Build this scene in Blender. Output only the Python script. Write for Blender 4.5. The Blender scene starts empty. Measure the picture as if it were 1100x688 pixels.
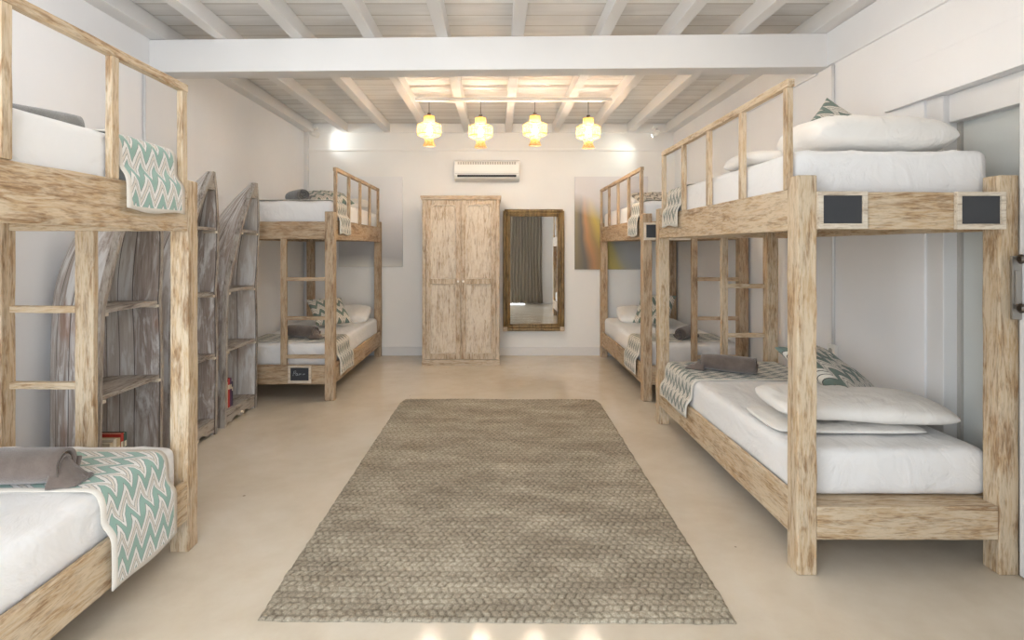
import bpy, bmesh, math, random
from mathutils import Vector, Matrix, noise
R = math.radians; PI = math.pi
random.seed(7)
scene = bpy.context.scene
COL = scene.collection

# ------------------------------------------------------------------ materials
def newmat(name):
    m = bpy.data.materials.new(name); m.use_nodes = True
    nt = m.node_tree; nt.nodes.clear()
    out = nt.nodes.new('ShaderNodeOutputMaterial')
    b = nt.nodes.new('ShaderNodeBsdfPrincipled')
    nt.links.new(b.outputs[0], out.inputs[0])
    return m, nt, b, out
class NB:
    def __init__(s, nt): s.nt = nt
    def n(s, t, **k):
        o = s.nt.nodes.new(t)
        for a, v in k.items(): setattr(o, a, v)
        return o
    def l(s, a, b): s.nt.links.new(a, b)
    def val(s, sock, v):
        if hasattr(v, 'is_linked') or isinstance(v, bpy.types.NodeSocket): s.l(v, sock)
        else: sock.default_value = v
    def m(s, op, a, b=0.0, c=0.0):
        o = s.n('ShaderNodeMath', operation=op)
        s.val(o.inputs[0], a); s.val(o.inputs[1], b); s.val(o.inputs[2], c)
        return o.outputs[0]
    def mix(s, f, a, b, mode='MIX'):
        o = s.n('ShaderNodeMix', data_type='RGBA', blend_type=mode)
        s.val(o.inputs[0], f); s.val(o.inputs[6], a); s.val(o.inputs[7], b)
        return o.outputs[2]
    def ramp(s, f, stops, interp='LINEAR'):
        o = s.n('ShaderNodeValToRGB'); cr = o.color_ramp; cr.interpolation = interp
        while len(cr.elements) < len(stops): cr.elements.new(0.5)
        for e, (p, c) in zip(cr.elements, stops):
            e.position = p; e.color = (c[0], c[1], c[2], 1)
        s.l(f, o.inputs[0]); return o.outputs[0]
    def noise(s, vec, scale, detail=4, rough=.5, dist=0):
        o = s.n('ShaderNodeTexNoise'); s.l(vec, o.inputs['Vector'])
        o.inputs['Scale'].default_value = scale; o.inputs['Detail'].default_value = detail
        o.inputs['Roughness'].default_value = rough; o.inputs['Distortion'].default_value = dist
        return o.outputs[0]
    def mapping(s, vec, scale=(1,1,1), loc=None):
        o = s.n('ShaderNodeMapping'); s.l(vec, o.inputs[0])
        o.inputs['Scale'].default_value = scale
        if loc is not None: s.val(o.inputs['Location'], loc)
        return o.outputs[0]
    def bump(s, h, strength, dist, bsdf):
        o = s.n('ShaderNodeBump'); o.inputs['Strength'].default_value = strength
        o.inputs['Distance'].default_value = dist; s.l(h, o.inputs['Height'])
        s.l(o.outputs[0], bsdf.inputs['Normal'])
def srgb(r, g, b):
    f = lambda c: (c/255/12.92) if c/255 <= .04045 else ((c/255+.055)/1.055)**2.4
    return (f(r), f(g), f(b), 1)

def plain(name, col, rough=.6, metal=0, spec=.5, bumpn=None):
    m, nt, b, o = newmat(name)
    b.inputs['Base Color'].default_value = col; b.inputs['Roughness'].default_value = rough
    b.inputs['Metallic'].default_value = metal; b.inputs['Specular IOR Level'].default_value = spec
    N = NB(nt); tc = N.n('ShaderNodeTexCoord')
    sc, st, ds = bumpn or (40, .05, .002)
    N.bump(N.noise(tc.outputs['Object'], sc), st, ds, b)
    return m

def wood(name, axis, dark, mid, pale, pale_amt=.5, rough=.62):
    m, nt, b, o = newmat(name); N = NB(nt)
    tc = N.n('ShaderNodeTexCoord'); oi = N.n('ShaderNodeObjectInfo')
    rnd = N.m('MULTIPLY', oi.outputs['Random'], 37.0)
    sc = [1, 1, 1]; sc[axis] = .13
    v = N.mapping(tc.outputs['Object'], tuple(sc))
    add = N.n('ShaderNodeVectorMath', operation='ADD'); N.l(v, add.inputs[0])
    cmb = N.n('ShaderNodeCombineXYZ'); N.l(rnd, cmb.inputs[0]); N.l(rnd, cmb.inputs[1]); N.l(rnd, cmb.inputs[2])
    N.l(cmb.outputs[0], add.inputs[1]); v = add.outputs[0]
    n1 = N.noise(v, 14, 4, .6, 1.8)
    n2 = N.noise(v, 46, 4, .6, 1.6)
    n3 = N.noise(v, 150, 3, .65, .6)
    n4 = N.noise(tc.outputs['Object'], 4.5, 3, .6)
    base = N.ramp(N.m('ADD', N.m('MULTIPLY', n1, .6), N.m('MULTIPLY', n3, .4)), [(.34, [c*.75 for c in dark]), (.43, dark), (.52, mid), (.66, mid)])
    f = N.m('ADD', N.m('ADD', N.m('MULTIPLY', n2, .60), N.m('MULTIPLY', n1, .25)), N.m('MULTIPLY', n4, .35))
    wf = N.ramp(f, [(.55-.08*pale_amt, (0,0,0)), (.70-.08*pale_amt, (1,1,1))])
    c = N.mix(N.m('MULTIPLY', wf, .4+.4*pale_amt), base, pale)
    g = N.ramp(n3, [(.3, (.70,.66,.60)), (.5, (1,1,1))])
    c = N.mix(.5, c, g, 'MULTIPLY')
    N.l(c, b.inputs['Base Color']); b.inputs['Roughness'].default_value = rough
    N.bump(N.m('ADD', N.m('MULTIPLY', n2, .6), N.m('MULTIPLY', n3, .4)), .35, .004, b)
    return m
W_D, W_M, W_P = srgb(158,126,92), srgb(192,163,126), srgb(222,208,184)
WOOD = [wood('washed_teak_%s' % 'xyz'[a], a, W_D, W_M, W_P) for a in range(3)]
WARD = [wood('limed_wood_%s' % 'xyz'[a], a, srgb(152,128,100), srgb(182,160,132), srgb(214,202,184), .55) for a in range(3)]
BROWN = [wood('brown_teak_%s' % 'xyz'[a], a, srgb(146,116,86), srgb(180,150,116), srgb(206,188,162), .4) for a in range(3)]
BAMBOO = [wood('bamboo_%s' % 'xyz'[a], a, srgb(96,74,44), srgb(134,108,68), srgb(164,140,96), .3, .35) for a in range(3)]
DARKW = [wood('weathered_%s' % 'xyz'[a], a, srgb(108,96,88), srgb(150,138,128), srgb(194,186,176), .6) for a in range(3)]
WPAN = wood('limed_panel', 2, srgb(168,146,120), srgb(196,178,152), srgb(224,216,202), .72)
PALEW = [wood('pale_frame_%s' % 'xyz'[a], a, srgb(186,168,146), srgb(214,200,180), srgb(226,216,200), .6) for a in range(3)]

def wall_mat(name, col, amt=.04):
    m, nt, b, o = newmat(name); N = NB(nt); tc = N.n('ShaderNodeTexCoord')
    n = N.noise(tc.outputs['Object'], 1.3, 5, .6)
    c = N.ramp(n, [(.3, [x*(1-amt) for x in col[:3]]), (.7, col)])
    N.l(c, b.inputs['Base Color']); b.inputs['Roughness'].default_value = .55
    N.bump(N.noise(tc.outputs['Object'], 9, 6, .6), .12, .01, b)
    return m
M_WALL = wall_mat('painted_wall', srgb(244,243,243))
M_TRIM = wall_mat('painted_trim', srgb(230,228,226))
M_BACK = wall_mat('painted_back_wall', srgb(243,241,237))
def ceil_mat():
    m, nt, b, o = newmat('ceiling_boards'); N = NB(nt); tc = N.n('ShaderNodeTexCoord')
    sp = N.n('ShaderNodeSeparateXYZ'); N.l(tc.outputs['Object'], sp.inputs[0])
    y = N.m('MULTIPLY', sp.outputs[1], 1/.19)
    fr = N.m('FRACT', y); cell = N.m('FLOOR', y)
    seam = N.m('LESS_THAN', N.m('ABSOLUTE', N.m('SUBTRACT', fr, .5)), .47)
    wn = N.n('ShaderNodeTexWhiteNoise', noise_dimensions='1D'); N.l(cell, wn.inputs['W'])
    n = N.noise(N.mapping(tc.outputs['Object'], (.5, 3, 1)), 3, 5, .65)
    a = N.m('ADD', N.m('MULTIPLY', wn.outputs[0], .35), N.m('MULTIPLY', n, .8))
    c = N.ramp(a, [(.3, srgb(206,203,199)), (.62, srgb(226,224,221)), (.85, srgb(238,237,234))])
    c = N.mix(seam, srgb(176,168,156), c)
    N.l(c, b.inputs['Base Color']); b.inputs['Roughness'].default_value = .5
    N.bump(N.m('ADD', seam, N.m('MULTIPLY', n, .3)), .5, .008, b)
    return m
M_CEIL = ceil_mat()
def floor_mat():
    m, nt, b, o = newmat('polished_cement'); N = NB(nt); tc = N.n('ShaderNodeTexCoord')
    n = N.noise(tc.outputs['Object'], .9, 6, .62, .6); n2 = N.noise(tc.outputs['Object'], 7, 4, .6)
    a = N.m('ADD', N.m('MULTIPLY', n, .75), N.m('MULTIPLY', n2, .25))
    c = N.ramp(a, [(.34, srgb(205,191,170)), (.5, srgb(215,203,184)), (.66, srgb(223,213,197))])
    v = N.n('ShaderNodeTexVoronoi'); v.inputs['Scale'].default_value = 2.3; N.l(tc.outputs['Object'], v.inputs['Vector'])
    speck = N.m('LESS_THAN', v.outputs['Distance'], .022)
    c = N.mix(N.m('MULTIPLY', speck, .6), c, srgb(110,92,72))
    N.l(c, b.inputs['Base Color'])
    r = N.m('ADD', .03, N.m('MULTIPLY', n2, .13)); N.l(r, b.inputs['Roughness'])
    b.inputs['Specular IOR Level'].default_value = .22
    N.bump(n2, .012, .01, b)
    return m
M_FLOOR = floor_mat()

def sheet_mat(name, col):
    m, nt, b, o = newmat(name); N = NB(nt); tc = N.n('ShaderNodeTexCoord')
    b.inputs['Base Color'].default_value = col; b.inputs['Roughness'].default_value = .8
    b.inputs['Sheen Weight'].default_value = .15
    n = N.noise(N.mapping(tc.outputs['Object'], (1.5, .8, 1)), 4, 4, .55, 1.2)
    f = N.noise(tc.outputs['Object'], 500, 1)
    N.bump(N.m('ADD', n, N.m('MULTIPLY', f, .02)), .6, .035, b)
    return m
M_SHEET = sheet_mat('white_sheet', srgb(240,238,236))
M_PILLOW = sheet_mat('white_pillowcase', srgb(240,236,230))
def towel_mat(name, a, c2):
    m, nt, b, o = newmat(name); N = NB(nt); tc = N.n('ShaderNodeTexCoord')
    n = N.noise(tc.outputs['Object'], 9, 5, .7); f = N.noise(tc.outputs['Object'], 420, 2)
    N.l(N.ramp(N.m('ADD', N.m('MULTIPLY', n, .7), N.m('MULTIPLY', f, .3)), [(.35, a), (.65, c2)]), b.inputs['Base Color'])
    b.inputs['Roughness'].default_value = .95; b.inputs['Sheen Weight'].default_value = .5
    N.bump(f, .5, .004, b)
    return m
M_TOWEL = towel_mat('taupe_towel', srgb(92,80,72), srgb(120,106,97))
M_TOWELG = towel_mat('grey_towel', srgb(104,100,96), srgb(134,130,124))

def chevron(name, green, cream, greyline, P=.088, A=.085, C=.13, beige=None, border=.028):
    """woven zigzag cloth: uses the UV map in metres; the second UV layer holds the distance to the border"""
    m, nt, b, o = newmat(name); N = NB(nt)
    uv = N.n('ShaderNodeUVMap', uv_map='UVMap'); sp = N.n('ShaderNodeSeparateXYZ'); N.l(uv.outputs[0], sp.inputs[0])
    ns = N.noise(uv.outputs[0], 22, 3, .5)
    u = N.m('ADD', sp.outputs[0], N.m('MULTIPLY', N.m('SUBTRACT', ns, .5), .012)); v = sp.outputs[1]
    t = N.m('FRACT', N.m('DIVIDE', u, P))
    # skewed triangle wave
    up = N.m('DIVIDE', t, .62); dn = N.m('DIVIDE', N.m('SUBTRACT', 1.0, t), .38)
    tri = N.m('MINIMUM', up, dn)
    w = N.m('FRACT', N.m('DIVIDE', N.m('ADD', v, N.m('MULTIPLY', tri, A)), C))
    g = greyline; be = beige or cream
    c = N.ramp(w, [(0, green), (.36, g), (.40, cream), (.60, g), (.635, be), (.79, g), (.825, cream), (.97, g)], 'CONSTANT')
    b2 = N.n('ShaderNodeUVMap', uv_map='Border'); sb = N.n('ShaderNodeSeparateXYZ'); N.l(b2.outputs[0], sb.inputs[0])
    isb = N.m('LESS_THAN', sb.outputs[0], border)
    c = N.mix(isb, c, be)
    f = N.noise(uv.outputs[0], 380, 2)
    c = N.mix(.5, c, N.ramp(f, [(.3, (.75,.75,.75)), (.6, (1,1,1))]), 'MULTIPLY')
    N.l(c, b.inputs['Base Color']); b.inputs['Roughness'].default_value = .9
    b.inputs['Sheen Weight'].default_value = .2
    N.bump(f, .4, .003, b)
    return m
M_CHEV_G = chevron('zigzag_green', srgb(150,182,170), srgb(238,235,230), srgb(132,136,130), beige=srgb(222,214,202))
M_CHEV_D = chevron('zigzag_grey', srgb(128,136,128), srgb(226,220,208), srgb(100,98,92), P=.075, A=.075, C=.12)
M_CHEV_C = chevron('zigzag_cushion', srgb(118,134,124), srgb(226,220,208), srgb(84,78,72), P=.09, A=.085, C=.15, border=.004)
M_CHEV_T = chevron('zigzag_taupe', srgb(120,112,100), srgb(222,212,196), srgb(88,82,74), P=.085, A=.08, C=.13, border=.004)

def hull_mat():
    m, nt, b, o = newmat('old_boat_planks'); N = NB(nt)
    uv = N.n('ShaderNodeUVMap', uv_map='UVMap'); sp = N.n('ShaderNodeSeparateXYZ'); N.l(uv.outputs[0], sp.inputs[0])
    oi = N.n('ShaderNodeObjectInfo')
    s = N.m('MULTIPLY', sp.outputs[0], 11.0); cell = N.m('FLOOR', s); fr = N.m('FRACT', s)
    wn = N.n('ShaderNodeTexWhiteNoise', noise_dimensions='2D')
    cb = N.n('ShaderNodeCombineXYZ'); N.l(cell, cb.inputs[0]); N.l(N.m('MULTIPLY', oi.outputs['Random'], 50), cb.inputs[1])
    N.l(cb.outputs[0], wn.inputs['Vector'])
    vv = N.n('ShaderNodeCombineXYZ'); N.l(N.m('ADD', s, N.m('MULTIPLY', wn.outputs[0], 9)), vv.inputs[0])
    N.l(N.m('MULTIPLY', sp.outputs[1], 1.0), vv.inputs[1]); N.l(N.m('MULTIPLY', oi.outputs['Random'], 20), vv.inputs[2])
    n1 = N.noise(N.mapping(vv.outputs[0], (1, 1.2, 1)), 2.4, 5, .65, .8)
    n2 = N.noise(N.mapping(vv.outputs[0], (7, 1.6, 1)), 3.0, 4, .7, .3)
    base = N.ramp(N.m('ADD', N.m('ADD', .10, N.m('MULTIPLY', wn.outputs[0], .30)), N.m('MULTIPLY', n2, .62)),
                  [(.24, srgb(96,82,74)), (.42, srgb(158,144,135)), (.6, srgb(188,178,170)), (.8, srgb(208,202,195))])
    wf = N.ramp(n1, [(.48, (0,0,0)), (.60, (1,1,1))])
    c = N.mix(N.m('MULTIPLY', wf, .85), base, srgb(222,220,218))
    ru = N.ramp(N.noise(N.mapping(vv.outputs[0], (.6, 1.5, 1)), 1.6, 3, .5), [(.6, (0,0,0)), (.7, (1,1,1))])
    c = N.mix(N.m('MULTIPLY', ru, .45), c, srgb(150,98,66))
    seam = N.m('GREATER_THAN', N.m('ABSOLUTE', N.m('SUBTRACT', fr, .5)), .47)
    c = N.mix(N.m('MULTIPLY', seam, .75), c, srgb(58,50,44))
    N.l(c, b.inputs['Base Color']); b.inputs['Roughness'].default_value = .7
    N.bump(N.m('ADD', n2, N.m('MULTIPLY', seam, -1.0)), .5, .006, b)
    return m
M_HULL = hull_mat()

def rug_mat():
    m, nt, b, o = newmat('woven_seagrass'); N = NB(nt); tc = N.n('ShaderNodeTexCoord')
    P = tc.outputs['Object']
    at = N.n('ShaderNodeAttribute', attribute_name='weave')
    n1 = N.noise(P, 60, 3, .6); n2 = N.noise(N.mapping(P, (.8, 2.2, 1)), 2.2, 4, .6)
    n3 = N.noise(P, 240, 2, .6)
    a = N.m('ADD', N.m('ADD', N.m('MULTIPLY', n1, .35), N.m('MULTIPLY', n2, .4)), N.m('MULTIPLY', n3, .25))
    c = N.ramp(a, [(.36, srgb(126,115,98)), (.5, srgb(168,157,138)), (.64, srgb(208,200,180))])
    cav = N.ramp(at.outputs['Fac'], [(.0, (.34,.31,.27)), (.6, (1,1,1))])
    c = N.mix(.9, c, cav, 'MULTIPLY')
    N.l(c, b.inputs['Base Color']); b.inputs['Roughness'].default_value = .85
    N.bump(N.m('ADD', n1, n3), .6, .004, b)
    return m
M_RUG = rug_mat()

def paint_mat(kind):
    m, nt, b, o = newmat('canvas_' + kind); N = NB(nt)
    tc = N.n('ShaderNodeTexCoord'); sp = N.n('ShaderNodeSeparateXYZ'); N.l(tc.outputs['Generated'], sp.inputs[0])
    x, z = sp.outputs[0], sp.outputs[2]
    n = N.noise(N.mapping(tc.outputs['Generated'], (1, 1, 1.3)), 1.4, 2, .4)
    nn = N.m('MULTIPLY', N.m('SUBTRACT', n, .5), .22)
    if kind == 'pale':
        c = N.ramp(N.m('ADD', z, nn), [(0.0, srgb(222,220,212)), (.12, srgb(184,182,180)), (.3, srgb(205,203,203)), (.55, srgb(232,230,230)), (1, srgb(236,235,234))])
    else:
        # broad soft rays fanning from the upper left over a grey ground
        d = N.m('DIVIDE', N.m('ADD', x, N.m('ADD', nn, -.02)), N.m('ADD', N.m('SUBTRACT', 1.12, z), .05))
        c1 = N.ramp(d, [(0, srgb(150,138,112)), (.10, srgb(120,116,110)), (.2, srgb(196,150,110)), (.3, srgb(176,150,104)), (.42, srgb(206,186,104)),
                        (.5, srgb(196,182,118)), (.6, srgb(176,176,166)), (.72, srgb(186,188,188)), (1, srgb(200,202,204))])
        dk = N.ramp(N.m('ADD', z, nn), [(0, srgb(226,228,230)), (.35, srgb(240,240,238)), (.6, (1,1,1))])
        c2 = N.mix(.85, c1, dk, 'MULTIPLY')
        sky = N.ramp(N.m('ADD', N.m('ADD', z, nn), N.m('MULTIPLY', x, .16)), [(.6, (0,0,0)), (.8, (1,1,1))])
        c = N.mix(sky, c2, srgb(226,222,222))
    N.l(c, b.inputs['Base Color']); b.inputs['Roughness'].default_value = .55
    return m

def emit(name, col, st):
    m, nt, b, o = newmat(name)
    b.inputs['Base Color'].default_value = col
    b.inputs['Emission Color'].default_value = col; b.inputs['Emission Strength'].default_value = st
    return m
def rattan_mat():
    m = bpy.data.materials.new('rattan_weave'); m.use_nodes = True; nt = m.node_tree; nt.nodes.clear(); N = NB(nt)
    o = N.n('ShaderNodeOutputMaterial'); tc = N.n('ShaderNodeTexCoord')
    uv = N.n('ShaderNodeUVMap', uv_map='UVMap'); sp = N.n('ShaderNodeSeparateXYZ'); N.l(uv.outputs[0], sp.inputs[0])
    fx = N.m('FRACT', N.m('MULTIPLY', sp.outputs[0], 44.0)); fz = N.m('FRACT', N.m('MULTIPLY', sp.outputs[1], 110.0))
    gap = N.m('MULTIPLY', N.m('MULTIPLY', N.m('GREATER_THAN', fx, .42), N.m('GREATER_THAN', fz, .25)), N.m('GREATER_THAN', sp.outputs[1], .105))
    d = N.n('ShaderNodeBsdfDiffuse'); d.inputs[0].default_value = srgb(150,112,62)
    t = N.n('ShaderNodeBsdfTranslucent'); t.inputs[0].default_value = srgb(166,128,68)
    ms = N.n('ShaderNodeMixShader'); ms.inputs[0].default_value = .6; N.l(d.outputs[0], ms.inputs[1]); N.l(t.outputs[0], ms.inputs[2])
    tr = N.n('ShaderNodeBsdfTransparent')
    m2 = N.n('ShaderNodeMixShader'); N.l(N.m('MULTIPLY', gap, .92), m2.inputs[0]); N.l(ms.outputs[0], m2.inputs[1]); N.l(tr.outputs[0], m2.inputs[2])
    N.l(m2.outputs[0], o.inputs[0]); return m
M_RATTAN = rattan_mat()
M_CORD = plain('dark_cord', srgb(70,56,44), .6)
M_WHITE = plain('white_plastic', srgb(238,236,230), .35)
M_DARK = plain('dark_slot', srgb(46,44,44), .5)
M_GREYP = plain('grey_plastic', srgb(176,172,164), .4)
M_SLATE = plain('chalkboard_slate', srgb(58,60,64), .5, bumpn=(60, .1, .002))
M_CHALK = plain('chalk', srgb(190,196,200), .9)
M_STEEL = plain('brushed_steel', srgb(176,172,166), .35, 1.0)
M_DSTEEL = plain('dark_steel', srgb(96,90,84), .3, 1.0)
M_KNOB = plain('white_ceramic', srgb(244,240,232), .2)
M_DOOR = wall_mat('pale_door_paint', srgb(206,208,204))
M_GLASSP = plain('frosted_pane', srgb(196,200,198), .25)
def mirror_mat():
    m, nt, b, o = newmat('mirror_silver'); b.inputs['Base Color'].default_value = (.86,.86,.85,1)
    b.inputs['Metallic'].default_value = 1; b.inputs['Roughness'].default_value = .015; return m
M_MIRROR = mirror_mat()
def curtain_mat():
    m = plain('linen_curtain', srgb(158,150,138), .9, bumpn=(260, .3, .002)); return m
M_CURT = curtain_mat()
M_PAPER = plain('book_pages', srgb(226,216,194), .8)
M_RATW = plain('rattan_rim', srgb(206,160,96), .6)

# ------------------------------------------------------------------ mesh helpers
def mk(name, verts, faces, mat, parent=None, smooth=False, bevel=0, uv=None, border=None, mats=None, fmat=None, segs=2):
    me = bpy.data.meshes.new(name); me.from_pydata([tuple(v) for v in verts], [], faces)
    me.materials.append(mat)
    if mats:
        for x in mats: me.materials.append(x)
        for i, p in enumerate(me.polygons): p.material_index = fmat[i]
    if uv:
        l = me.uv_layers.new(name='UVMap')
        for lp in me.loops: l.data[lp.index].uv = uv[lp.vertex_index]
    if border:
        l = me.uv_layers.new(name='Border')
        for lp in me.loops: l.data[lp.index].uv = (border[lp.vertex_index], 0)
    if smooth:
        for p in me.polygons: p.use_smooth = True
    bm = bmesh.new(); bm.from_mesh(me); bmesh.ops.recalc_face_normals(bm, faces=bm.faces); bm.to_mesh(me); bm.free()
    o = bpy.data.objects.new(name, me); COL.objects.link(o)
    if parent: o.parent = parent
    if bevel:
        b = o.modifiers.new('Bevel', 'BEVEL'); b.width = bevel; b.segments = segs; b.limit_method = 'ANGLE'; b.angle_limit = R(50)
    return o
class MB:
    def __init__(s): s.v = []; s.f = []; s.mi = []
    def add(s, v, f, mi=0):
        n = len(s.v); s.v += [Vector(a) for a in v]; s.f += [tuple(n+i for i in q) for q in f]; s.mi += [mi]*len(f)
    def box(s, x0, x1, y0, y1, z0, z1, mi=0):
        s.add([(x0,y0,z0),(x1,y0,z0),(x1,y1,z0),(x0,y1,z0),(x0,y0,z1),(x1,y0,z1),(x1,y1,z1),(x0,y1,z1)],
              [(0,3,2,1),(4,5,6,7),(0,1,5,4),(1,2,6,5),(2,3,7,6),(3,0,4,7)], mi)
    def board(s, x0, x1, y0, y1, z0, z1, jit=.0025, n=9, seed=0, lean=(0,0)):
        """rough-sawn board: long axis cut in n slices, each a touch out of line"""
        rr = random.Random(seed*131+int(x0*997)+int(y0*661)+int(z0*331))
        L = [x1-x0, y1-y0, z1-z0]; a = L.index(max(L)); lo = [x0,y0,z0]; hi = [x1,y1,z1]
        b, c = [i for i in range(3) if i != a]; base = len(s.v)
        for k in range(n+1):
            t = k/n; e = 0 if k in (0, n) else 1
            for (ub, uc) in ((0,0),(1,0),(1,1),(0,1)):
                p = [0,0,0]; p[a] = lo[a]+L[a]*t
                p[b] = (hi if ub else lo)[b] + rr.uniform(-jit, jit)*e*.7
                p[c] = (hi if uc else lo)[c] + rr.uniform(-jit, jit)*e*.7
                if a == 2: p[0] += lean[0]*t; p[1] += lean[1]*t
                s.v.append(Vector(p))
        for k in range(n):
            o = base+4*k
            for i in range(4):
                j = (i+1) % 4; s.f.append((o+i, o+j, o+4+j, o+4+i)); s.mi.append(0)
        s.f.append((base+3, base+2, base+1, base)); s.mi.append(0)
        o = base+4*n; s.f.append((o, o+1, o+2, o+3)); s.mi.append(0)
    def tube(s, pts, r, n=10, cap=True, mi=0):
        pts = [Vector(p) for p in pts]; base = len(s.v); rs = r if isinstance(r, (list, tuple)) else [r]*len(pts)
        up = Vector((0,0,1))
        for i, p in enumerate(pts):
            d = (pts[min(i+1, len(pts)-1)]-pts[max(i-1, 0)]).normalized()
            a = d.cross(up) if abs(d.dot(up)) < .95 else d.cross(Vector((1,0,0)))
            a.normalize(); b = d.cross(a)
            for k in range(n):
                t = 2*PI*k/n; s.v.append(p + (a*math.cos(t)+b*math.sin(t))*rs[i])
        for i in range(len(pts)-1):
            for k in range(n):
                j = (k+1) % n; s.f.append((base+i*n+k, base+i*n+j, base+(i+1)*n+j, base+(i+1)*n+k)); s.mi.append(mi)
        if cap:
            s.f.append(tuple(base+k for k in range(n))[::-1]); s.mi.append(mi)
            s.f.append(tuple(base+(len(pts)-1)*n+k for k in range(n))); s.mi.append(mi)
    def lathe(s, prof, c=(0,0,0), n=24, mi=0):
        base = len(s.v)
        for (r, z) in prof:
            for k in range(n):
                t = 2*PI*k/n; s.v.append(Vector((c[0]+r*math.cos(t), c[1]+r*math.sin(t), c[2]+z)))
        for i in range(len(prof)-1):
            for k in range(n):
                j = (k+1) % n; s.f.append((base+i*n+k, base+i*n+j, base+(i+1)*n+j, base+(i+1)*n+k)); s.mi.append(mi)
    def out(s, name, mat, parent=None, **k):
        return mk(name, s.v, s.f, mat, parent, **k)
def empty(name, loc, label=None, cat=None, group=None):
    o = bpy.data.objects.new(name, None); o.empty_display_size = .1; o.location = loc; COL.objects.link(o)
    tag(o, label, cat, group); return o
def tag(o, label=None, cat=None, group=None, kind=None):
    if label: o['label'] = label
    if cat: o['category'] = cat
    if group: o['group'] = group
    if kind: o['kind'] = kind
    return o
def struct(name, m, mat, **k):
    o = m.out(name, mat, **k); o['kind'] = 'structure'; return o
def one(name, b, mat, parent=None, bevel=0):
    m = MB(); m.box(*b); return m.out(name, mat, parent, bevel=bevel)

# ------------------------------------------------------------------ the room
XL, XR, YB, YF, ZC = -2.575, 2.385, 7.5, -.32, 3.11
m = MB(); m.box(XL-.3, XR+.4, YF-3.0, YB+.3, -.12, 0); struct('floor', m, M_FLOOR)
m = MB(); m.box(XL-.3, XR+.4, YF-.1, YB+.3, ZC, ZC+.1); struct('ceiling', m, M_CEIL)
m = MB(); m.box(XL-.15, XL, YF-.1, YB, 0, ZC); struct('wall_left', m, M_WALL)
m = MB()
m.box(XR, XR+.2, 3.4, YB, 0, ZC)
m.box(XR, XR+.2, YF-.1, 3.4, 2.27, ZC)             # header over the recess
m.box(XR, XR+.2, 3.12, 3.4, 0, 2.27)
m.box(XR+.07, XR+.2, YF-.1, 2.5, 0, 2.27)
m.box(XR+.10, XR+.2, 2.5, 3.12, 2.12, 2.27); m.box(XR+.17, XR+.2, 2.45, 3.15, 0, 2.15)
struct('wall_right', m, M_WALL)
m = MB(); m.box(XL-.15, XR+.2, YB, YB+.15, 0, ZC); struct('wall_back', m, M_BACK)
OX0, OX1, OZ = -2.45, .95, 2.75
m = MB(); m.box(XL-.15, OX0, YF-.12, YF, 0, ZC); m.box(OX1, XR+.2, YF-.12, YF, 0, ZC); m.box(OX0, OX1, YF-.12, YF, OZ, ZC)
struct('wall_front', m, M_WALL)
# frame of an unseen doorway, added to brighten the room with daylight
m = MB()
m.box(OX0, OX0+.06, YF-.1, YF+.02, 0, OZ); m.box(OX1-.06, OX1, YF-.1, YF+.02, 0, OZ); m.box(OX0, OX1, YF-.1, YF+.02, OZ-.06, OZ)
struct('door_1', m, M_TRIM)
# back wall: top plate, ledge line, baseboard, recess lines
m = MB(); m.box(XL, XR, YB-.03, YB, 2.985, ZC); struct('trim_1', m, M_BACK, bevel=.004)
m = MB(); m.box(XL, XR-.0, YB-.018, YB, 2.745, 2.775); struct('trim_2', m, M_BACK, bevel=.004)
m = MB(); m.box(XL, XR, YB-.02, YB, 0, .105); m.box(XL, XR, YB-.024, YB, .105, .115); struct('baseboard_back', m, M_TRIM, bevel=.003)
m = MB(); m.box(XL, XL+.05, YB-.05, YB, 0, 2.985); struct('trim_3', m, M_TRIM, bevel=.004)
m = MB(); m.box(XR-.02, XR, 4.15, YB, 2.73, 2.99); struct('trim_4', m, M_WALL, bevel=.004)
m = MB(); m.box(XR-.02, XR, YF, 4.02, 2.75, 2.99); struct('trim_5', m, M_WALL, bevel=.004)
m = MB(); m.box(XR-.03, XR, YF, 3.4, 2.27, 2.50); struct('trim_6', m, M_WALL, bevel=.004)
m = MB(); m.box(XL, XL+.02, YF, YB-.05, 0, .1); struct('baseboard_left', m, M_TRIM, bevel=.003)
m = MB(); m.box(XR-.012, XR, 3.4, YB-.02, 0, .1); struct('baseboard_right', m, M_TRIM, bevel=.003)
# big cross beam, a touch out of square with the room like in the photo
m = MB()
m.add([(XL,4.13,2.746),(XR,4.005,2.746),(XR,4.175,2.746),(XL,4.30,2.746),(XL,4.13,2.988),(XR,4.005,2.988),(XR,4.175,2.988),(XL,4.30,2.988)],
      [(0,3,2,1),(4,5,6,7),(0,1,5,4),(1,2,6,5),(2,3,7,6),(3,0,4,7)])
struct('trim_7', m, M_TRIM, bevel=.006)
# joists above
JX = [-2.515,-2.04,-1.47,-.94,-.4,.15,.78,1.28,1.78,2.315]
for i, x in enumerate(JX):
    w = .058 if i in (0, 9) else .043
    m = MB(); m.board(x-w, x+w, YF, YB-.03, 2.99, ZC-.001, jit=.004, n=18, seed=i)
    struct('trim_%d' % (8+i), m, M_TRIM, bevel=.004)
# door leaf and jamb in the right recess
m = MB(); m.box(XR+.012, XR+.10, 3.0, 3.12, 0, 2.27); m.box(XR+.04, XR+.10, 2.5, 3.0, 2.12, 2.27); struct('trim_18', m, M_TRIM, bevel=.005)
m = MB(); m.box(XR+.10, XR+.17, 2.5, 3.0, 0, 2.12); door2 = struct('door_2', m, M_DOOR, bevel=.003)
m = MB(); m.box(XR+.085, XR+.10, 2.975, 3.0, 0, 2.12); m.out('door_stop', M_GREYP, door2)
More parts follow.
